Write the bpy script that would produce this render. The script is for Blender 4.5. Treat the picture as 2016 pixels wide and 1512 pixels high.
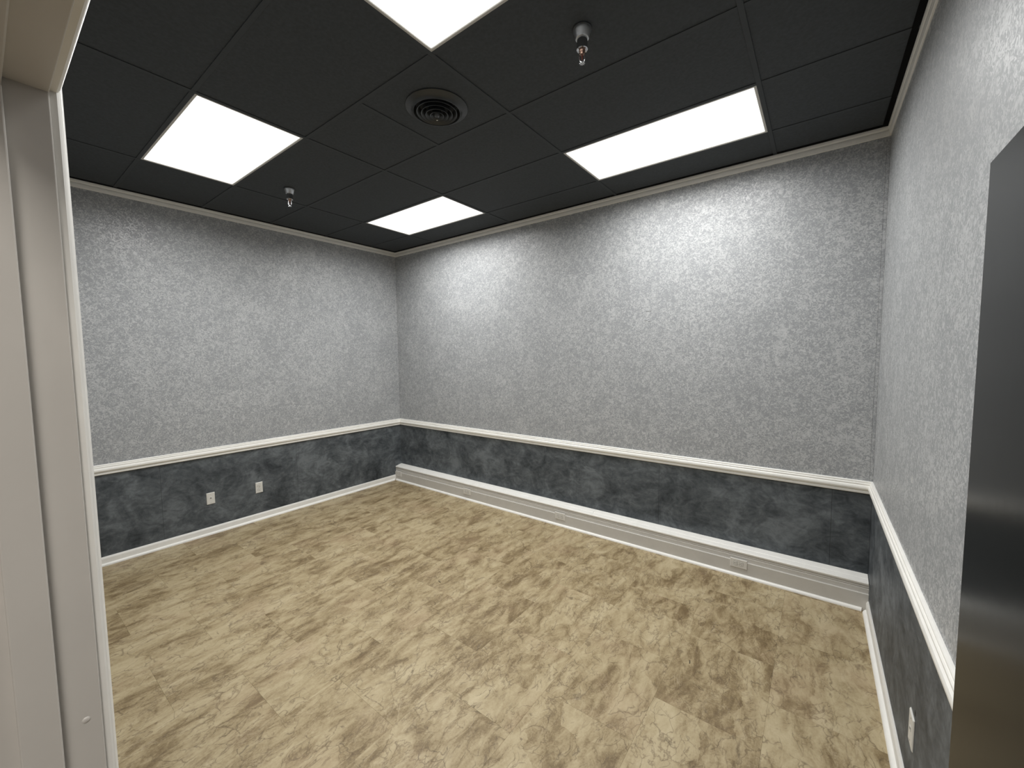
import bpy, bmesh, math, random
from mathutils import Vector, Matrix

for o in list(bpy.data.objects):
    bpy.data.objects.remove(o, do_unlink=True)
S = bpy.context.scene
COL = S.collection
random.seed(7)

# ------------------------------------------------------------------ camera
CAM = Vector((1.5366, -3.6453, 1.7484))
YAW, PITCH, ROLL, FPX = -0.6489, 0.0701, -0.0104, 802.3784
_f = Vector((math.sin(YAW) * math.cos(PITCH), math.cos(YAW) * math.cos(PITCH), -math.sin(PITCH)))
_r = Vector((math.cos(YAW), -math.sin(YAW), 0))
_u = _r.cross(_f)
_c, _s = math.cos(ROLL), math.sin(ROLL)
_r, _u = _c * _r + _s * _u, -_s * _r + _c * _u
cd = bpy.data.cameras.new('camera')
cd.sensor_fit = 'HORIZONTAL'
cd.sensor_width = 36.0
cd.lens = FPX / 2016 * 36.0
cd.clip_start = 0.02
cam = bpy.data.objects.new('camera', cd)
COL.objects.link(cam)
m = Matrix((( _r.x, _u.x, -_f.x, CAM.x), (_r.y, _u.y, -_f.y, CAM.y), (_r.z, _u.z, -_f.z, CAM.z), (0, 0, 0, 1)))
cam.matrix_world = m
S.camera = cam

# ------------------------------------------------------------------ world, exposure, lamp settings
w = bpy.data.worlds.new('world')
S.world = w
w.use_nodes = True
w.node_tree.nodes['Background'].inputs[0].default_value = (1.0, 0.955, 0.93, 1)
w.node_tree.nodes['Background'].inputs[1].default_value = 0.05
S.view_settings.view_transform = 'Standard'
S.view_settings.look = 'None'
S.view_settings.exposure = 0.0
S.view_settings.gamma = 1.0
S.view_settings.use_curve_mapping = False
LAMP_W = 29.0            # watts for each ceiling fixture
LAMP_SPREAD = math.radians(164)
LENS_GLOW = 1.7
HALL_W = 28.0
LAMP_COL = (1.0, 1.0, 0.985)

# ------------------------------------------------------------------ room measures (metres)
H = 3.187                       # ceiling
XL, XR = -3.2474, 1.8451        # side walls at the back wall
SL, SR = -0.0084, 0.0097        # drift of side walls per metre towards the door
YF = -3.575                     # face of the front wall
RAIL_Z0, RAIL_H = 0.777, 0.088
XJ, ZH = 0.835, 2.048           # left jamb face, door head
XD = 1.738                      # open door face
MX = [-2.4385, -1.2195, 0.0, 1.219]
LY = [-0.4028 - 0.6088 * k for k in range(6)]

# ------------------------------------------------------------------ helpers
class MB:
    def __init__(s): s.v = []; s.f = []
    def box(s, x0, x1, y0, y1, z0, z1):
        b = len(s.v)
        s.v += [(x, y, z) for z in (z0, z1) for y in (y0, y1) for x in (x0, x1)]
        s.f += [tuple(b + i for i in q) for q in ((0, 2, 3, 1), (4, 5, 7, 6), (0, 1, 5, 4), (2, 6, 7, 3), (0, 4, 6, 2), (1, 3, 7, 5))]
        return s
    def hexa(s, p):           # 8 points: 4 bottom loop, 4 top loop
        b = len(s.v); s.v += [tuple(q) for q in p]
        s.f += [tuple(b + i for i in q) for q in ((3, 2, 1, 0), (4, 5, 6, 7), (0, 1, 5, 4), (1, 2, 6, 5), (2, 3, 7, 6), (3, 0, 4, 7))]
        return s
    def loft(s, rows, cap=True, closed=True):
        b = len(s.v); n = len(rows[0])
        for r in rows: s.v += [tuple(q) for q in r]
        for i in range(len(rows) - 1):
            for j in range(n if closed else n - 1):
                k = (j + 1) % n
                s.f.append((b + i * n + j, b + i * n + k, b + (i + 1) * n + k, b + (i + 1) * n + j))
        if cap:
            s.f.append(tuple(b + j for j in reversed(range(n))))
            s.f.append(tuple(b + (len(rows) - 1) * n + j for j in range(n)))
        return s
    def lathe(s, prof, n=32, c=(0, 0), cap=False):
        rows = [[(c[0] + r * math.cos(2 * math.pi * j / n), c[1] + r * math.sin(2 * math.pi * j / n), z) for j in range(n)] for r, z in prof]
        return s.loft(rows, cap=cap)
    def tube(s, pts, r, n=8):
        rows = []
        for i, p in enumerate(pts):
            p = Vector(p)
            t = (Vector(pts[min(i + 1, len(pts) - 1)]) - Vector(pts[max(i - 1, 0)])).normalized()
            a = t.cross(Vector((0.31, 0.83, 0.47))).normalized(); bb = t.cross(a)
            rows.append([p + a * (r * math.cos(2 * math.pi * j / n)) + bb * (r * math.sin(2 * math.pi * j / n)) for j in range(n)])
        return s.loft(rows)
    def build(s, name, mat=None, parent=None, smooth=False, bevel=0, seg=2, angle=40):
        me = bpy.data.meshes.new(name)
        me.from_pydata(s.v, [], s.f)
        bm = bmesh.new(); bm.from_mesh(me)
        bmesh.ops.recalc_face_normals(bm, faces=bm.faces)
        if bevel:
            ed = [e for e in bm.edges if len(e.link_faces) == 2 and e.calc_face_angle(0) > 0.6]
            bmesh.ops.bevel(bm, geom=ed, offset=bevel, segments=seg, affect='EDGES', profile=0.5)
        bm.to_mesh(me); bm.free()
        if smooth:
            me.polygons.foreach_set('use_smooth', [True] * len(me.polygons))
            me.set_sharp_from_angle(angle=math.radians(angle))
        if mat: me.materials.append(M[mat])
        return link(bpy.data.objects.new(name, me), parent)

def link(o, parent=None):
    COL.objects.link(o)
    if parent is not None: o.parent = parent
    return o
def empty(name, loc, rot=(0, 0, 0)):
    o = bpy.data.objects.new(name, None); o.empty_display_size = 0.05
    COL.objects.link(o); o.location = loc; o.rotation_euler = rot
    return o
def structure(o): o['kind'] = 'structure'; return o
def tag(o, label, cat, group=None):
    o['label'] = label; o['category'] = cat
    if group: o['group'] = group
    return o
def copy_tree(o, parent=None):
    c = o.copy(); COL.objects.link(c); c.parent = parent
    for ch in list(o.children): copy_tree(ch, c)
    return c

# wall frames: (origin, direction away from the far corner, direction into the room)
def frame(ox, oy, dx, dy, nx, ny):
    d = Vector((dx, dy, 0)).normalized(); n = Vector((nx, ny, 0)).normalized()
    return Vector((ox, oy, 0)), d, n
LEFT = frame(XL, 0, SL, -1, 1, SL)
RIGHT = frame(XR, 0, SR, -1, -1, -SR)
BACK = frame(XL, 0, 1, 0, 0, -1)
FRONT = frame(XL + SL * 3.575, YF, 1, 0, 0, 1)
WB = XR - XL
LS = 3.575
WF = (XR + SR * 3.575) - (XL + SL * 3.575)
def P(fr, s, o, z):
    q = fr[0] + fr[1] * s + fr[2] * o
    return (q.x, q.y, z)
def slab(mb, fr, s0, s1, o0, o1, z0, z1):
    return mb.hexa([P(fr, s0, o0, z0), P(fr, s1, o0, z0), P(fr, s1, o1, z0), P(fr, s0, o1, z0),
                    P(fr, s0, o0, z1), P(fr, s1, o0, z1), P(fr, s1, o1, z1), P(fr, s0, o1, z1)])
def sweep(mb, fr, prof, s0, s1, m0=1.0, m1=1.0):      # prof: (out, z); m: mitre at either end
    return mb.loft([[P(fr, s0 + o * m0, o, z) for o, z in prof], [P(fr, s1 - o * m1, o, z) for o, z in prof]])

# ------------------------------------------------------------------ materials
M = {}
class Nt:
    def __init__(s, name):
        s.m = bpy.data.materials.new(name); s.m.use_nodes = True
        s.t = s.m.node_tree; s.b = s.t.nodes['Principled BSDF']; M[name] = s.m
    def n(s, ty, **k):
        x = s.t.nodes.new(ty)
        for a, v in k.items():
            if a.startswith('i_'): x.inputs[int(a[2:])].default_value = v
            else: setattr(x, a, v)
        return x
    def l(s, a, b): s.t.links.new(a, b)
    def noise(s, vec, scale, detail=4, rough=0.5, dist=0.0, dim='3D', w=None):
        x = s.n('ShaderNodeTexNoise', noise_dimensions=dim)
        x.inputs['Scale'].default_value = scale; x.inputs['Detail'].default_value = detail
        x.inputs['Roughness'].default_value = rough; x.inputs['Distortion'].default_value = dist
        if vec is not None: s.l(vec, x.inputs['Vector'])
        if w is not None: s.l(w, x.inputs['W'])
        return x.outputs['Fac']
    def ramp(s, fac, stops):
        x = s.n('ShaderNodeValToRGB'); e = x.color_ramp.elements
        while len(e) < len(stops): e.new(0.5)
        for q, (p, c) in zip(e, stops):
            q.position = p; q.color = (c if isinstance(c, tuple) else (c, c, c)) + (1,)
        s.l(fac, x.inputs[0]); return x.outputs[0]
    def math(s, op, a, b=None, c=None):
        x = s.n('ShaderNodeMath', operation=op)
        for i, v in enumerate((a, b, c)):
            if v is None: continue
            if isinstance(v, (int, float)): x.inputs[i].default_value = v
            else: s.l(v, x.inputs[i])
        return x.outputs[0]
    def mix(s, fac, a, b, mode='MIX'):
        x = s.n('ShaderNodeMix', data_type='RGBA', blend_type=mode)
        for i, v in ((0, fac), (6, a), (7, b)):
            if isinstance(v, (int, float)): x.inputs[i].default_value = v
            elif isinstance(v, tuple): x.inputs[i].default_value = v + (1,)
            else: s.l(v, x.inputs[i])
        return x.outputs[2]
    def coord(s, out='Object'): return s.n('ShaderNodeTexCoord').outputs[out]
    def mapping(s, vec, scale=(1, 1, 1), loc=(0, 0, 0), rot=(0, 0, 0)):
        x = s.n('ShaderNodeMapping'); x.inputs[1].default_value = loc; x.inputs[2].default_value = rot; x.inputs[3].default_value = scale
        s.l(vec, x.inputs[0]); return x.outputs[0]
    def bump(s, h, strength, dist=0.002):
        x = s.n('ShaderNodeBump'); x.inputs['Strength'].default_value = strength; x.inputs['Distance'].default_value = dist
        s.l(h, x.inputs['Height']); s.l(x.outputs[0], s.b.inputs['Normal'])
    def base(s, c, rough=0.5, spec=0.5, metal=0.0):
        if isinstance(c, tuple): s.b.inputs['Base Color'].default_value = c + (1,)
        else: s.l(c, s.b.inputs['Base Color'])
        if isinstance(rough, (int, float)): s.b.inputs['Roughness'].default_value = rough
        else: s.l(rough, s.b.inputs['Roughness'])
        s.b.inputs['Specular IOR Level'].default_value = spec
        s.b.inputs['Metallic'].default_value = metal
def plain(name, c, rough=0.5, spec=0.5, metal=0.0, var=0.06, scale=18, bump=0.0):
    t = Nt(name); co = t.coord()
    f = t.noise(co, scale, 4, 0.6)
    t.base(t.ramp(f, [(0.3, tuple(x * (1 - var) for x in c)), (0.7, tuple(min(1, x * (1 + var)) for x in c))]), rough, spec, metal)
    if bump: t.bump(t.noise(co, scale * 6, 3, 0.6), bump, 0.001)
    return t

# grey stippled wallpaper
t = Nt('wallpaper'); co = t.coord()
warp = t.n('ShaderNodeTexNoise'); warp.inputs['Scale'].default_value = 22; t.l(co, warp.inputs['Vector'])
va = t.n('ShaderNodeVectorMath', operation='MULTIPLY_ADD'); t.l(warp.outputs['Color'], va.inputs[0]); va.inputs[1].default_value = (0.045,) * 3; t.l(co, va.inputs[2])
fl = t.noise(va.outputs[0], 58, 2.5, 0.55, 1.6)
big = t.noise(co, 3.2, 3, 0.55)
mid = t.noise(co, 17, 3, 0.6, 0.8)
h = t.math('ADD', fl, t.math('MULTIPLY', t.math('SUBTRACT', mid, 0.5), 0.30))
h = t.math('ADD', h, t.math('MULTIPLY', t.math('SUBTRACT', big, 0.5), 0.22))
wc = t.ramp(h, [(0.42, (0.290, 0.300, 0.311)), (0.49, (0.328, 0.338, 0.348)), (0.545, (0.425, 0.434, 0.442)), (0.66, (0.490, 0.498, 0.503))])
t.base(wc, t.ramp(h, [(0.42, 0.55), (0.56, 0.38)]), 0.5)
t.bump(h, 0.10, 0.002)

# charcoal sponged wainscot panels
t = Nt('wainscot'); co = t.coord()
n1 = t.noise(co, 3.4, 7, 0.66, 0.7)
n2 = t.noise(t.mapping(co, (1, 1, 1.7)), 9, 6, 0.65, 1.4)
n3 = t.noise(co, 40, 3, 0.6, 0.5)
h = t.math('ADD', t.math('MULTIPLY', n1, 0.62), t.math('MULTIPLY', n2, 0.33))
h = t.math('ADD', h, t.math('MULTIPLY', n3, 0.08))
c = t.ramp(h, [(0.37, (0.034, 0.0395, 0.0445)), (0.45, (0.062, 0.070, 0.077)), (0.53, (0.100, 0.111, 0.120)), (0.63, (0.165, 0.181, 0.193))])
st = t.noise(t.mapping(co, (1, 1, 3.5), rot=(0.5, 0.4, 0)), 14, 5, 0.7, 2.2)
vein = t.ramp(t.math('ABSOLUTE', t.math('SUBTRACT', st, 0.5)), [(0.0, 1.0), (0.012, 0.0)])
vm = t.math('MULTIPLY', t.math('MULTIPLY', vein, 0.30), t.ramp(t.noise(co, 5, 2), [(0.52, 0.0), (0.62, 1.0)]))
t.base(t.mix(vm, c, (0.22, 0.235, 0.245)), 0.5, 0.17)
t.bump(h, 0.15, 0.003)

# marble-print vinyl floor tile
t = Nt('vinyl_tile')
tc = t.n('ShaderNodeTexCoord'); oi = t.n('ShaderNodeObjectInfo')
off = t.n('ShaderNodeVectorMath', operation='MULTIPLY_ADD')
cmb = t.n('ShaderNodeCombineXYZ')
rnd = oi.outputs['Random']
t.l(t.math('MULTIPLY', rnd, 37.0), cmb.inputs[0]); t.l(t.math('MULTIPLY', rnd, 91.0), cmb.inputs[1]); t.l(t.math('MULTIPLY', rnd, 53.0), cmb.inputs[2])
ad = t.n('ShaderNodeVectorMath', operation='ADD'); t.l(tc.outputs['Object'], ad.inputs[0]); t.l(cmb.outputs[0], ad.inputs[1])
vec = t.mapping(ad.outputs[0], (1.75, 0.72, 1), rot=(0, 0, 0.5))
b1 = t.noise(vec, 3.4, 8, 0.66, 0.9)
b2 = t.noise(vec, 8.5, 7, 0.66, 0.7)
b3 = t.noise(ad.outputs[0], 110, 3, 0.65)
wv = t.n('ShaderNodeTexNoise'); wv.inputs['Scale'].default_value = 7.0; wv.inputs['Detail'].default_value = 4; t.l(ad.outputs[0], wv.inputs['Vector'])
wp = t.n('ShaderNodeVectorMath', operation='MULTIPLY_ADD'); t.l(wv.outputs['Color'], wp.inputs[0]); wp.inputs[1].default_value = (0.16, 0.24, 0); t.l(ad.outputs[0], wp.inputs[2])
def cells(sc, rot, feature):
    v = t.n('ShaderNodeTexVoronoi', feature=feature); v.inputs['Scale'].default_value = sc
    t.l(t.mapping(wp.outputs[0], (1.5, 0.7, 1), rot=(0, 0, rot)), v.inputs['Vector']); return v
cell = t.n('ShaderNodeSeparateColor'); t.l(cells(4.2, 0.5, 'F1').outputs['Color'], cell.inputs[0])
h = t.math('ADD', t.math('MULTIPLY', b1, 0.47), t.math('MULTIPLY', b2, 0.40))
h = t.math('ADD', h, t.math('MULTIPLY', b3, 0.13))
h = t.math('ADD', h, t.math('MULTIPLY', t.math('SUBTRACT', rnd, 0.5), 0.035))
h = t.math('ADD', h, t.math('MULTIPLY', t.math('SUBTRACT', cell.outputs[0], 0.5), 0.075))
c = t.ramp(h, [(0.38, (0.165, 0.114, 0.056)), (0.435, (0.248, 0.184, 0.097)), (0.49, (0.362, 0.284, 0.163)), (0.55, (0.432, 0.350, 0.212)), (0.68, (0.52, 0.436, 0.28))])
def cracks(sc, rot, width, lo, hi):
    a = t.ramp(cells(sc, rot, 'DISTANCE_TO_EDGE').outputs['Distance'], [(0.0, 1.0), (width, 0.0)])
    return t.math('MULTIPLY', a, t.ramp(t.noise(ad.outputs[0], sc * 0.8, 4, 0.6), [(lo, 0.0), (hi, 1.0)]))
def veins(sc, width, dist, lo, hi, rot):
    v = t.noise(t.mapping(ad.outputs[0], (1.5, 0.75, 1), rot=(0, 0, rot)), sc, 6, 0.62, dist)
    a = t.ramp(t.math('ABSOLUTE', t.math('SUBTRACT', v, 0.5)), [(0.0, 1.0), (width, 0.0)])
    return t.math('MULTIPLY', a, t.ramp(t.noise(ad.outputs[0], sc * 0.9, 3, 0.5), [(lo, 0.0), (hi, 1.0)]))
c = t.mix(t.math('MULTIPLY', veins(4.0, 0.017, 0.5, 0.40, 0.50, 0.5), 0.62), c, (0.15, 0.103, 0.055))
c = t.mix(t.math('MULTIPLY', cracks(8.0, 0.4, 0.028, 0.45, 0.54), 0.66), c, (0.115, 0.078, 0.042))
c = t.mix(t.math('MULTIPLY', cracks(13.0, -0.4, 0.032, 0.50, 0.58), 0.66), c, (0.095, 0.066, 0.038))
c = t.mix(t.math('MULTIPLY', veins(6.0, 0.012, 0.8, 0.47, 0.58, 1.0), 0.3), c, (0.58, 0.49, 0.34))
c = t.mix(t.ramp(t.noise(ad.outputs[0], 2.3, 2), [(0.55, 0.0), (0.75, 0.30)]), c, (0.40, 0.285, 0.18))
t.base(c, t.ramp(b2, [(0.3, 0.50), (0.7, 0.40)]), 0.35)
t.bump(h, 0.06, 0.001)

plain('hall_wall', (0.50, 0.475, 0.455), 0.7)
plain('hall_floor', (0.20, 0.16, 0.11), 0.5)
plain('subfloor', (0.10, 0.085, 0.06), 0.8)
plain('drywall', (0.30, 0.30, 0.30), 0.8)
plain('trim_white', (0.80, 0.785, 0.745), 0.38, 0.5, var=0.03, bump=0.06)
plain('rail_white', (0.87, 0.855, 0.81), 0.32, 0.5, var=0.03, scale=10, bump=0.05)
plain('base_white', (0.58, 0.56, 0.52), 0.45, 0.4, var=0.04, scale=9, bump=0.06)
plain('frame_paint', (0.56, 0.535, 0.50), 0.38, 0.5, var=0.03, scale=7, bump=0.08)
plain('plate_white', (0.70, 0.69, 0.65), 0.35, 0.5, var=0.02)
plain('plate_painted', (0.70, 0.68, 0.635), 0.40, 0.45, var=0.03)
plain('slot_dark', (0.02, 0.02, 0.02), 0.6)
plain('slot_painted', (0.035, 0.034, 0.03), 0.6)
plain('ceiling_black', (0.049, 0.055, 0.061), 0.78, 0.30, var=0.14, scale=60, bump=0.25)
plain('grid_black', (0.051, 0.057, 0.063), 0.75, 0.3, var=0.05)
plain('vent_black', (0.034, 0.037, 0.039), 0.33, 0.45, var=0.08)
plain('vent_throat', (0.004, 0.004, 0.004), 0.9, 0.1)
plain('plenum_dark', (0.008, 0.008, 0.008), 0.95, 0.1)
plain('fixture_white', (0.55, 0.54, 0.51), 0.45, 0.4, var=0.02)
plain('chrome', (0.62, 0.62, 0.63), 0.16, 0.5, 1.0, var=0.03)
plain('chrome_brushed', (0.55, 0.56, 0.57), 0.34, 0.5, 1.0, var=0.10)
plain('copper', (0.26, 0.17, 0.13), 0.35, 0.5, 1.0)
plain('glass_red', (0.10, 0.030, 0.022), 0.12, 0.5)
plain('screw_steel', (0.55, 0.54, 0.50), 0.35, 0.5, 0.7)
plain('crumb_black', (0.015, 0.013, 0.012), 0.7)
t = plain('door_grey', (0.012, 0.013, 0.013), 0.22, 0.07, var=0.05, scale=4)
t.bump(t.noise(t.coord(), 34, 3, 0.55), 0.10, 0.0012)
t = Nt('lens'); t.base((0.8, 0.8, 0.8), 0.5)
t.b.inputs['Emission Color'].default_value = LAMP_COL + (1,)
t.b.inputs['Emission Strength'].default_value = LENS_GLOW

# ------------------------------------------------------------------ floor: vinyl tiles on a slab
fl = structure(MB().box(XL - 0.15, XR + 0.2, YF - 0.115, 0.12, -0.12, -0.004).build('floor', 'subfloor'))
tw, tl, gap = 0.4695, 0.6005, 0.00015
tme = None
ks = range(-7, 4)
for k in ks:
    x0 = -0.025 + tw * k
    y0 = -1.048 if k % 2 == 0 else -1.348
    for j in range(-3, 6):
        a, b = y0 - tl * (j + 1), y0 - tl * j
        xa, xb = max(x0, XL - 0.04), min(x0 + tw, XR + 0.036)
        ya, yb = max(a, YF - 0.115), min(b, 0.0)
        if xb - xa < 0.01 or yb - ya < 0.01: continue
        full = abs(xb - xa - tw) < 1e-5 and abs(yb - ya - tl) < 1e-5
        hx, hy = (xb - xa) / 2 - gap, (yb - ya) / 2 - gap
        if full and tme is not None:
            o = link(bpy.data.objects.new('floor_tile', tme), fl)
        else:
            o = MB().box(-hx, hx, -hy, hy, -0.004, 0.0).build('floor_tile', 'vinyl_tile', fl, bevel=0.0004, seg=1)
            if full: tme = o.data
        o.location = ((xa + xb) / 2, (ya + yb) / 2, 0)

# ------------------------------------------------------------------ walls
def wall(name, fr, length, openings=None, ext0=0.0, ext1=0.0):
    return structure(slab(MB(), fr, -ext0, length + ext1, -0.115, -0.004, -0.1, H + 0.12).build(name, 'drywall'))
wl = wall('wall_left', LEFT, LS)
wb = wall('wall_back', BACK, WB, ext0=0.11, ext1=0.11)
wr = wall('wall_right', RIGHT, LS)
def skin(parent, fr, name, mat, s0, s1, z0, z1, th=0.004):
    return slab(MB(), fr, s0, s1, -0.004, th - 0.004, z0, z1).build(name, mat, parent, bevel=0.0008, seg=1)
ZM = RAIL_Z0 + 0.03
# upper paper
skin(wl, LEFT, 'wallpaper', 'wallpaper', 0.0, LS, ZM, H + 0.02)
skin(wr, RIGHT, 'wallpaper', 'wallpaper', 0.0, LS, ZM, H + 0.02)
skin(wb, BACK, 'wallpaper', 'wallpaper', 0.0, WB - 0.018, ZM, H + 0.02)
skin(wb, BACK, 'corner_strip', 'wallpaper', WB - 0.0172, WB, ZM, H + 0.02)
# wainscot panels, 1.22 m wide
def panels(parent, fr, cuts, length):
    e = [0.0] + [c for c in cuts if 0 < c < length] + [length]
    for a, b in zip(e[:-1], e[1:]):
        skin(parent, fr, 'wainscot_panel', 'wainscot', a + 0.0006, b - 0.0006, 0.0, ZM)
panels(wl, LEFT, [0.238, 1.456, 2.674], LS)
panels(wb, BACK, [0.414 - XL - 1.218 * k for k in (2, 1, 0)] + [0.414 - XL + 1.218], WB)
panels(wr, RIGHT, [1.18, 2.40], LS)
slab(MB(), LEFT, 0.0, 0.012, 0.0, 0.004, 0.2, RAIL_Z0 + 0.01).build('corner_bead', 'wainscot', wl, bevel=0.001, seg=1)
# front wall with the doorway
fx0, fx1 = XL + SL * LS - 0.11, XR + SR * LS + 0.11
mb = MB()
JX = 0.019
mb.box(fx0, XJ - JX, YF - 0.115, YF, -0.1, H + 0.12)
mb.box(XD + 0.010 + JX, fx1, YF - 0.115, YF, -0.1, H + 0.12)
mb.box(XJ - JX, XD + 0.010 + JX, YF - 0.115, YF, ZH + JX, H + 0.12)
wf = structure(mb.build('wall_front', 'drywall'))
MB().box(XL + SL * LS, XJ - JX - 0.002, YF, YF + 0.003, ZM, H + 0.02).build('wallpaper', 'wallpaper', wf)
MB().box(XL + SL * LS, XJ - JX - 0.002, YF, YF + 0.003, 0.0, ZM).build('wainscot_panel', 'wainscot', wf)
MB().box(XJ - JX - 0.002, XR + SR * LS, YF, YF + 0.003, ZH + JX + 0.002, H + 0.02).build('wallpaper', 'wallpaper', wf)

# hall outside the doorway, with its own lit ceiling panel
HX0, HX1, HY = -0.6, 3.0, -5.6
fh = structure(MB().box(HX0, HX1, HY, YF - 0.116, -0.12, 0.0).build('floor_hall', 'hall_floor'))
structure(MB().box(HX0, HX1, HY - 0.1, HY, -0.1, 2.9).build('wall_hall_rear', 'hall_wall'))
structure(MB().box(HX0 - 0.1, HX0, HY - 0.1, YF - 0.116, -0.1, 2.9).build('wall_hall_left', 'hall_wall'))
structure(MB().box(HX1, HX1 + 0.1, HY - 0.1, YF - 0.116, -0.1, 2.9).build('wall_hall_right', 'hall_wall'))
structure(MB().box(HX0 - 0.1, HX1 + 0.1, HY - 0.1, YF - 0.116, 2.75, 2.85).build('ceiling_hall', 'hall_wall'))

# ------------------------------------------------------------------ mouldings
RAIL = [(0, 0), (0.010, 0), (0.0155, 0.004), (0.0165, 0.011), (0.0150, 0.0175), (0.0125, 0.0200), (0.0125, 0.0225),
        (0.0195, 0.0250), (0.0245, 0.0310), (0.0265, 0.0390), (0.0260, 0.0470), (0.0230, 0.0545), (0.0185, 0.0580),
        (0.0170, 0.0595), (0.0175, 0.0615), (0.0185, 0.0655), (0.0180, 0.0700), (0.0150, 0.0730), (0.0115, 0.0738), (0.0110, 0.0760),
        (0.0125, 0.0785), (0.0125, 0.0830), (0.0095, 0.0865), (0.004, 0.088), (0, 0.088)]
RAIL = [(o, z + RAIL_Z0) for o, z in RAIL]
def rail(name, fr, s0, s1, m0=1, m1=1):
    return structure(sweep(MB(), fr, RAIL, s0, s1, m0, m1).build(name, 'rail_white', smooth=True, angle=28))
rail('trim_1', LEFT, 0, LS, 1, 1)
rail('trim_2', BACK, 0, WB, 1, 1)
rail('trim_3', RIGHT, 0, LS, 1, 1)
CROWN = [(0, -0.058), (0.0060, -0.058), (0.0085, -0.056), (0.0115, -0.040), (0.0130, -0.0285), (0.0125, -0.0265), (0.0085, -0.0250),
         (0.0085, -0.0235), (0.0140, -0.0210), (0.0175, -0.0150), (0.0185, -0.0080), (0.0185, 0.004), (0, 0.004)]
CROWN = [(o, z + H) for o, z in CROWN]
def crown(name, fr, s0, s1):
    return structure(sweep(MB(), fr, CROWN, s0, s1).build(name, 'trim_white', smooth=True, angle=28))
crown('trim_4', LEFT, 0, LS); crown('trim_5', BACK, 0, WB); crown('trim_6', RIGHT, 0, LS)
crown('trim_7', FRONT, 0, WF)

BASE = [(0, 0.0), (0.013, 0.0), (0.013, 0.056), (0.0118, 0.062), (0.008, 0.068), (0.005, 0.0735), (0, 0.0735)]
def qround(o0, r=0.019, n=6):
    return [(o0, 0.0)] + [(o0 + r * math.cos(a), r * 1.05 * math.sin(a)) for a in [math.pi / 2 * i / n for i in range(n + 1)]]
RACE0 = 0.0
def baseboard(name, fr, s0, s1, m0, m1, off):
    b = structure(sweep(MB(), fr, BASE, s0, s1, m0, m1).build(name, 'trim_white', smooth=True, angle=28))
    q = qround(0.0131)
    sweep(MB(), fr, q, s0 + off, s1, 0.8 if off else m0, m1).build('shoe_molding', 'rail_white', b, smooth=True, angle=50)
    return b
baseboard('baseboard_left', LEFT, 0.113, LS, 0, 1, 0.005)
baseboard('baseboard_right', RIGHT, 0.113, LS, 0, 1, 0.005)
fb = structure(sweep(MB(), FRONT, BASE, 0, XJ - 0.075 - (XL + SL * LS), 1, 0).build('baseboard_front', 'base_white', smooth=True, angle=28))
# deep boxed baseboard along the back wall
LOWER = [(0, 0.0), (0.113, 0.0), (0.113, 0.1165), (0.1115, 0.1185), (0.0, 0.1185)]
bb = structure(sweep(MB(), BACK, LOWER, 0.0, WB, 0, 0).build('baseboard_back', 'base_white', smooth=True, angle=28))
UPPER = [(0, 0.1186), (0.1005, 0.1186), (0.1005, 0.1500), (0.0970, 0.1530), (0.0970, 0.1560), (0.1000, 0.1585), (0.1000, 0.1640),
         (0.0965, 0.1670), (0.0965, 0.1700), (0.1015, 0.1735), (0.1020, 0.1800), (0.0, 0.1800)]
sweep(MB(), BACK, UPPER, 0.0, WB, 0, 0).build('upper_board', 'base_white', bb, smooth=True, angle=28)
CAP = [(0, 0.1801), (0.1025, 0.1801), (0.1035, 0.1880), (0.0990, 0.1945), (0.0600, 0.2010), (0.0575, 0.2000), (0.0550, 0.2030), (0.0300, 0.2085), (0.0, 0.2120)]
e = [0.001, 1.47, 3.05, WB - 0.001]
for a, b in zip(e[:-1], e[1:]):
    sweep(MB(), BACK, CAP, a, b - 0.0015, 0, 0).build('top_cap', 'rail_white', bb, smooth=True, angle=28)
sweep(MB(), BACK, qround(0.1131, 0.0185), 0.013, WB - 0.013, 0.17, 0.17).build('shoe_molding', 'rail_white', bb, smooth=True, angle=50)

# ------------------------------------------------------------------ ceiling
ce = structure(MB().box(XL - 0.2, XR + 0.2, YF - 0.115, 0.12, H + 0.11, H + 0.16).build('ceiling', 'plenum_dark'))
xs = [XL - 0.03] + MX + [XR + 0.035]
ys = [0.0] + LY[:6] + [YF]
LIGHT_CELLS = {(1, 1), (3, 1), (1, 4), (3, 4)}
def tile(x0, x1, y0, y1):
    g = 0.0045
    cx, cy = (x0 + x1) / 2, (y0 + y1) / 2
    hx, hy = abs(x1 - x0) / 2 - g, abs(y1 - y0) / 2 - g
    o = MB().box(-hx, hx, -hy, hy, 0.0045, 0.02).build('ceiling_tile', 'ceiling_black', ce, bevel=0.0015, seg=1)
    o.location = (cx, cy, H)
for i in range(len(xs) - 1):
    for j in range(len(ys) - 1):
        if abs(ys[j + 1] - ys[j]) < 0.03: continue
        if (i, j) in LIGHT_CELLS: continue
        if (i, j) == (2, 3):
            tile(xs[i], xs[i] + 0.6096, ys[j], ys[j + 1]); tile(xs[i] + 0.6096, xs[i + 1], ys[j], ys[j + 1])
        else: tile(xs[i], xs[i + 1], ys[j], ys[j + 1])
TW = 0.0119
def tee(name, x0, x1, y0, y1, z=0.0):
    o = MB().box(-(x1 - x0) / 2, (x1 - x0) / 2, -(y1 - y0) / 2, (y1 - y0) / 2, z, 0.004).build(name, 'grid_black', ce, bevel=0.0006, seg=1)
    o.location = ((x0 + x1) / 2, (y0 + y1) / 2, H)
for x in MX: tee('grid_runner', x - TW, x + TW, YF, 0.0)
for y in LY:
    if y < YF: continue
    for a, b in zip(xs[:-1], xs[1:]):
        tee('cross_tee', max(a + TW, XL) + 0.0005, min(b - TW, XR) - 0.0005, y - TW, y + TW, 0.0004)
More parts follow.
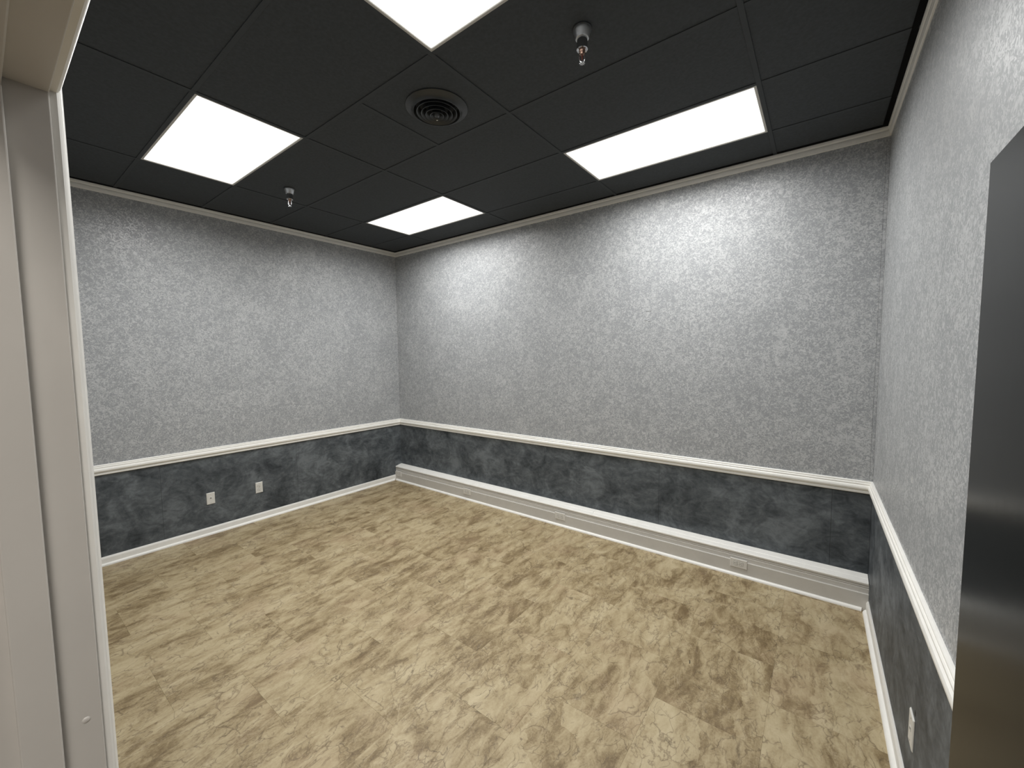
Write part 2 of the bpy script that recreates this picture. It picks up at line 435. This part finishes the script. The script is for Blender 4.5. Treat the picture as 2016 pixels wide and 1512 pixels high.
tee('cross_tee', -0.6096 - TW, -0.6096 + TW, LY[3] + TW + 0.0005, LY[2] - TW - 0.0005, 0.0004)
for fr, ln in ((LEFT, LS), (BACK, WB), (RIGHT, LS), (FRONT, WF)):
    sweep(MB(), fr, [(0.0186, H + 0.0005), (0.046, H - 0.0003), (0.046, H + 0.004), (0.0186, H + 0.004)], 0, ln).build('wall_angle_shade', 'vent_throat', ce)  # perimeter angle, widened and blackened to paint in the shade along the crown

# ------------------------------------------------------------------ door frame and open door
tf = structure(MB().box(XJ - JX, XJ, YF - 0.115, YF, 0.0, ZH + JX).build('trim_8', 'frame_paint', bevel=0.0012))
MB().box(XD + 0.010, XD + 0.010 + JX, YF - 0.115, YF, 0.0, ZH + JX).build('jamb', 'frame_paint', tf, bevel=0.0012)
MB().box(XJ, XD + 0.010, YF - 0.115, YF, ZH, ZH + JX).build('door_head', 'frame_paint', tf, bevel=0.0012)
ys0, ys1 = -3.641, -3.6095
MB().box(XJ, XJ + 0.0115, ys0, ys1, 0.0, ZH - 0.0116).build('door_stop', 'frame_paint', tf, bevel=0.0015)
MB().box(XD - 0.0015, XD + 0.010, ys0, ys1, 0.0, ZH - 0.0116).build('door_stop', 'frame_paint', tf, bevel=0.0015)
MB().box(XJ, XD + 0.010, ys0, ys1, ZH - 0.0115, ZH).build('door_stop', 'frame_paint', tf, bevel=0.0015)
CAS = [(0.0, 0.0), (0.0, 0.0060), (0.0015, 0.0078), (0.0045, 0.0082), (0.0060, 0.0098), (0.0085, 0.0108), (0.0120, 0.0112), (0.0135, 0.0122), (0.022, 0.0130), (0.045, 0.0135), (0.056, 0.0135), (0.057, 0.012), (0.057, 0.0)]
def casing(p0, p1, out, m0, m1, name='casing'):
    p0, p1, out = Vector(p0), Vector(p1), Vector(out); d = (p1 - p0).normalized(); n = Vector((0, 1, 0))
    rows = [[p0 + out * w - d * (w * m0) + n * o for w, o in CAS], [p1 + out * w + d * (w * m1) + n * o for w, o in CAS]]
    return MB().loft(rows).build(name, 'trim_white', tf, smooth=True, angle=30)
rv = 0.005
yc = YF + 0.0002
casing((XJ - rv, yc, 0), (XJ - rv, yc, ZH + rv), (-1, 0, 0), 0, 1)
casing((XD + 0.01 + rv, yc, 0), (XD + 0.01 + rv, yc, ZH + rv), (1, 0, 0), 0, 1)
casing((XJ - rv, yc, ZH + rv), (XD + 0.01 + rv, yc, ZH + rv), (0, 0, 1), 1, 1)
o = MB().lathe([(0.0, 0.0012), (0.0022, 0.0012), (0.0036, 0.0004), (0.0038, 0.0)], 14).build('screw', 'frame_paint', tf, smooth=True)
o.location = (XJ, -3.589, 1.309); o.rotation_euler = (0, math.pi / 2, 0)
# slab opened flat against the right-hand side
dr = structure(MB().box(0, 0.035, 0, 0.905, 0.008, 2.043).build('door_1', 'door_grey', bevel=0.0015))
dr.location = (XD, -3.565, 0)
for z in (0.25, 1.02, 1.80):
    b = MB().lathe([(0.0, z - 0.045), (0.0055, z - 0.045), (0.0055, z + 0.045), (0.0, z + 0.045)], 12, c=(0.0415, 0.003)).build('hinge', 'screw_steel', dr, smooth=True)
    MB().box(0.0352, 0.0362, 0.003, 0.032, z - 0.044, z + 0.044).build('hinge_leaf', 'screw_steel', b)
# chipped paint spot on the right wall
slab(MB(), RIGHT, 1.2955, 1.3005, 0.0001, 0.0008, 1.196, 1.224).build('paint_chip', 'rail_white', wr)
for x0, x1, z0, z1 in ((0.275, 0.325, 2.128, 2.133), (0.262, 0.290, 2.046, 2.051), (0.298, 0.325, 2.037, 2.043)):
    slab(MB(), BACK, x0 - XL, x1 - XL, 0.0, 0.0022, z0, z1).build('paper_tear', 'wallpaper', wb, bevel=0.0008, seg=1)
# torn paper above the right-hand wall plate
slab(MB(), RIGHT, 1.60, 1.612, 0.0001, 0.0009, 0.392, 0.410).build('scuff_mark', 'slot_dark', wr)

# ------------------------------------------------------------------ ceiling lights
def make_light():
    root = empty('ceiling_light', (0, 0, H))
    hx, hy = 0.6096 - 0.0125, 0.3044 - 0.0125
    f = 0.014
    rows = []
    for (x, y, z) in ((0, 0, 0.012), (0, 0, 0.0010), (f - 0.003, f - 0.003, 0.0010), (f, f, 0.003), (f, f, 0.012)):
        rows.append([(-hx + x, -hy + y, z), (hx - x, -hy + y, z), (hx - x, hy - y, z), (-hx + x, hy - y, z)])
    MB().loft(rows, cap=False).build('frame', 'fixture_white', root)
    MB().box(-hx + f, hx - f, -hy + f, hy - f, 0.0060, 0.0090).build('diffuser', 'lens', root)
    MB().box(-hx + 0.01, hx - 0.01, -hy + 0.01, hy - 0.01, 0.0121, 0.085).build('housing', 'fixture_white', root)
    la = bpy.data.lights.new('lamp', 'AREA'); la.shape = 'RECTANGLE'
    la.size = 2 * (hx - f) - 0.006; la.size_y = 2 * (hy - f) - 0.006
    la.energy = LAMP_W; la.spread = LAMP_SPREAD; la.color = LAMP_COL
    lo = link(bpy.data.objects.new('lamp', la), root); lo.location = (0, 0, 0.0052)
    return root
L0 = make_light()
specs = [((MX[2] + 0.6096, (LY[3] + LY[4]) / 2), 'lit ceiling panel cut off by the top edge, nearest the doorway'),
         ((MX[0] + 0.6096, (LY[3] + LY[4]) / 2), 'lit ceiling panel at the left, above the left wall and beside the door frame'),
         ((MX[0] + 0.6096, (LY[0] + LY[1]) / 2), 'smallest-looking lit ceiling panel, near the far room corner'),
         ((MX[2] + 0.6096, (LY[0] + LY[1]) / 2), 'long lit ceiling panel at the right, beside the back wall')]
for i, ((x, y), lab) in enumerate(specs):
    o = L0 if i == 0 else copy_tree(L0)
    o.location = (x, y, H)
    tag(o, lab, 'ceiling light', 'recessed ceiling light panels')

hl0 = copy_tree(L0); hl0.location = (2.25, -4.25, 2.748)
for k in list(hl0.children):
    if k.name.startswith('housing'): bpy.data.objects.remove(k, do_unlink=True)
for k in hl0.children:
    if k.type == 'LIGHT':
        k.data = k.data.copy(); k.data.energy = HALL_W; k.data.color = (1.0, 0.955, 0.89); k.data.spread = math.pi
hl0.location.z = 2.742
tag(hl0, 'lit ceiling panel in the hall outside the doorway', 'ceiling light')

# ------------------------------------------------------------------ air vent
vt = tag(empty('air_vent', (-0.297, -1.924, H)), 'round black air diffuser with concentric rings set in the ceiling', 'air vent')
MB().lathe([(0.178, 0.004), (0.178, -0.0015), (0.174, -0.004), (0.152, -0.010), (0.140, -0.020), (0.1365, -0.026), (0.134, -0.026), (0.132, -0.018), (0.118, 0.0040)], 64).build('rim', 'vent_black', vt, smooth=True)
MB().lathe([(0.0, 0.060), (0.10, 0.060), (0.125, 0.0045)], 48).build('throat', 'vent_throat', vt, smooth=True)
for r, z in ((0.1165, -0.031), (0.0905, -0.037), (0.0655, -0.043), (0.040, -0.046)):
    MB().lathe([(r - 0.022, z + 0.040), (r - 0.012, z + 0.016), (r - 0.002, z + 0.0005), (r, z), (r + 0.0012, z + 0.0015), (r - 0.009, z + 0.018), (r - 0.020, z + 0.041)], 48).build('ring', 'vent_black', vt, smooth=True, angle=60)
MB().lathe([(0.0, -0.046), (0.014, -0.044), (0.018, -0.036), (0.010, -0.012), (0.004, 0.03)], 24).build('hub', 'vent_black', vt, smooth=True)
for a in (0.4, 0.4 + math.pi / 2):
    d = Vector((math.cos(a), math.sin(a), 0))
    MB().tube([tuple(d * -0.125 + Vector((0, 0, -0.004))), tuple(d * 0.125 + Vector((0, 0, -0.004)))], 0.003, 6).build('spoke', 'vent_black', vt)
kd = Vector((0.545, 0.838, 0)) * -1
kb = MB().tube([(0.0, 0.0, -0.044), (0.0, 0.0, -0.062)], 0.0028, 8).build('damper_stem', 'chrome', vt, smooth=True)
MB().lathe([(0.0, -0.062), (0.0045, -0.063), (0.0050, -0.067), (0.0, -0.070)], 14).build('damper_knob', 'chrome', kb, smooth=True)

# ------------------------------------------------------------------ fire sprinklers
def make_sprinkler():
    root = empty('fire_sprinkler', (0, 0, H))
    MB().lathe([(0.043, 0.003), (0.043, 0.0), (0.0415, -0.002), (0.036, -0.0025)], 32).build('flange', 'vent_black', root, smooth=True)
    MB().lathe([(0.040, 0.0), (0.0395, -0.009), (0.037, -0.014), (0.031, -0.036), (0.0285, -0.040), (0.024, -0.041), (0.020, -0.036)], 32).build('escutcheon', 'chrome_brushed', root, smooth=True, angle=30)
    MB().lathe([(0.0235, -0.030), (0.0240, -0.074), (0.0250, -0.079), (0.0250, -0.085), (0.0225, -0.0875), (0.014, -0.0850), (0.0, -0.0850)], 32).build('cup', 'chrome', root, smooth=True, angle=30)
    MB().lathe([(0.0135, -0.084), (0.0135, -0.092), (0.0105, -0.097), (0.0095, -0.105), (0.0, -0.105)], 20).build('orifice', 'copper', root, smooth=True)
    for s in (-1, 1):
        MB().tube([(s * 0.0115, 0, -0.091), (s * 0.0128, 0, -0.105), (s * 0.0125, 0, -0.122), (s * 0.0085, 0, -0.133), (s * 0.003, 0, -0.138)], 0.0025, 8).build('frame_arm', 'chrome', root, smooth=True)
    MB().lathe([(0.0, -0.104), (0.0028, -0.106), (0.0032, -0.120), (0.0024, -0.128), (0.0, -0.130)], 12).build('bulb', 'glass_red', root, smooth=True)
    b = MB().lathe([(0.0, -0.134), (0.0045, -0.135), (0.0045, -0.142), (0.0, -0.142)], 14).build('boss', 'chrome', root, smooth=True, angle=30)
    n = 32; mb = MB(); rows = []
    for z in (-0.142, -0.1435):
        rows.append([((0.0128 if (j % 4) < 2 else 0.0085) * math.cos(2 * math.pi * j / n), (0.0128 if (j % 4) < 2 else 0.0085) * math.sin(2 * math.pi * j / n), z) for j in range(n)])
    mb.loft(rows).build('deflector', 'chrome_brushed', root)
    return root
sp = make_sprinkler(); sp.location = (0.641, -1.922, H); sp.rotation_euler = (0, 0, 0.42)
tag(sp, 'larger-looking chrome fire sprinkler hanging right of the round air vent', 'sprinkler', 'fire sprinklers')
s2 = copy_tree(sp); s2.location = (-2.142, -1.920, H); s2.rotation_euler = (0, 0, 0.75)
tag(s2, 'small-looking chrome fire sprinkler on the ceiling, nearest the left wall', 'sprinkler', 'fire sprinklers')

# ------------------------------------------------------------------ wall plates; local: face towards -Y, upright
def plate_mesh(root, mat, wd=0.070, ht=0.115, th=0.0055):
    rows = []
    for i, y in ((0.0, 0.0), (0.0, -th * 0.45), (0.0035, -th), ):
        rows.append([(-wd / 2 + i, y, -ht / 2 + i), (wd / 2 - i, y, -ht / 2 + i), (wd / 2 - i, y, ht / 2 - i), (-wd / 2 + i, y, ht / 2 - i)])
    return MB().loft(rows).build('plate', mat, root)
def screw(root, x, z, mat):
    o = MB().lathe([(0.0, 0.0012), (0.0020, 0.0011), (0.0032, 0.0)], 12).build('screw', mat, root, smooth=True)
    o.location = (x, -0.0055, z); o.rotation_euler = (math.pi / 2, 0, 0)
    return o
def make_duplex(name, loc, rot, mat, slot, wd=0.070, ht=0.115):
    root = empty(name, loc, rot)
    plate_mesh(root, mat, wd, ht)
    for s in (-1, 1):
        zc = s * 0.0195
        pts = []
        n = 28
        for j in range(n):
            a = 2 * math.pi * j / n
            pts.append((0.0172 * math.cos(a), max(-0.0125, min(0.0125, 0.0172 * math.sin(a)))))
        rc = MB().loft([[(x, -0.0054, zc + z) for x, z in pts], [(x, -0.0068, zc + z) for x, z in pts], [(x * 0.95, -0.0072, zc + z * 0.95) for x, z in pts]]).build('receptacle', mat, root)
        MB().loft([[(x * 1.07, -0.00556, zc + z * 1.09) for x, z in pts], [(x * 1.0, -0.00560, zc + z * 1.0) for x, z in pts]], cap=False).build('seam', slot, rc)
        for x, hh in ((-0.0063, 0.0045), (0.0063, 0.0037)):
            MB().box(x - 0.0012, x + 0.0012, -0.00745, -0.0070, zc + 0.003 - hh, zc + 0.003 + hh).build('slot', slot, rc)
        g = MB().lathe([(0.0, 0.0004), (0.0024, 0.0004), (0.0024, 0.0)], 12).build('ground_hole', slot, rc)
        g.location = (0, -0.0071, zc - 0.0075); g.rotation_euler = (math.pi / 2, 0, 0)
    screw(root, 0, 0, 'screw_steel' if mat == 'plate_white' else mat)
    return root
q = P(LEFT, 1.863, 0.0003, 0.353)
tag(make_duplex('power_outlet', q, (0, 0, math.pi / 2), 'plate_white', 'slot_dark'), 'white duplex power outlet on the dark lower left wall', 'outlet')
q = P(LEFT, 2.301, 0.0003, 0.359)
cx = tag(empty('cable_plate', q, (0, 0, math.pi / 2)), 'white wall plate with one dark centre hole, on the dark lower left wall', 'wall plate')
plate_mesh(cx, 'plate_white')
cl = MB().lathe([(0.0105, 0.0), (0.0105, 0.0014), (0.0088, 0.0022), (0.0055, 0.0022)], 20).build('collar', 'plate_white', cx, smooth=True, angle=30); cl.location = (0, -0.0054, 0.004); cl.rotation_euler = (math.pi / 2, 0, 0)
hl = MB().lathe([(0.0, 0.0021), (0.0056, 0.0021), (0.0056, 0.0)], 16).build('hole', 'slot_dark', cx); hl.location = (0, -0.0054, 0.004); hl.rotation_euler = (math.pi / 2, 0, 0)
screw(cx, 0, 0.042, 'screw_steel'); screw(cx, 0, -0.042, 'screw_steel')
q = P(RIGHT, 1.5785, 0.0003, 0.314)
jp = tag(empty('jack_plate', q, (0, 0, -math.pi / 2)), 'white wall plate low on the dark right wall near the grey door', 'wall plate')
plate_mesh(jp, 'plate_white', 0.078, 0.124)
MB().box(-0.0085, 0.0085, -0.0070, -0.0054, -0.006, 0.012).build('jack', 'plate_white', jp, bevel=0.0006, seg=1)
MB().box(-0.0055, 0.0055, -0.0073, -0.0070, 0.000, 0.008).build('port', 'slot_dark', jp)
screw(jp, 0, 0.044, 'screw_steel'); screw(jp, 0, -0.044, 'screw_steel')
ro = [(1.074, 'cream outlet plate on the boxed baseboard, nearest the right wall'),
      (-0.541, 'cream outlet plate near the middle of the boxed baseboard, second from the right wall'),
      (-1.847, 'small cream outlet plate on the boxed baseboard, third from the right wall'),
      (-3.162, 'cream outlet plate at the far left end of the boxed baseboard, in the room corner')]
for x, lab in ro:
    r = make_duplex('baseboard_outlet', (x, -0.1133, 0.1005), (0, math.pi / 2, 0), 'plate_painted', 'slot_painted', 0.072, 0.118)
    tag(r, lab, 'outlet', 'outlets on the boxed baseboard')

# ------------------------------------------------------------------ crumbs on the floor
def crumb(name, x, y, pts, lab):
    o = MB().tube([(px, py, 0.0022) for px, py in pts], 0.0020, 6).build(name, 'crumb_black', smooth=True)
    o.location = (x, y, 0)
    return tag(o, lab, 'debris')
crumb('floor_crumb', 1.000, -1.296, [(-0.003, 0.012), (0.0, 0.003), (0.002, -0.010)], 'tiny black crumb on the floor tiles in front of the nearest baseboard outlet')
crumb('floor_crumb', -0.767, -1.568, [(-0.014, 0.006), (-0.002, 0.002), (0.006, 0.0), (0.012, 0.004)], 'tiny black scrap on the floor tiles near the middle of the room')
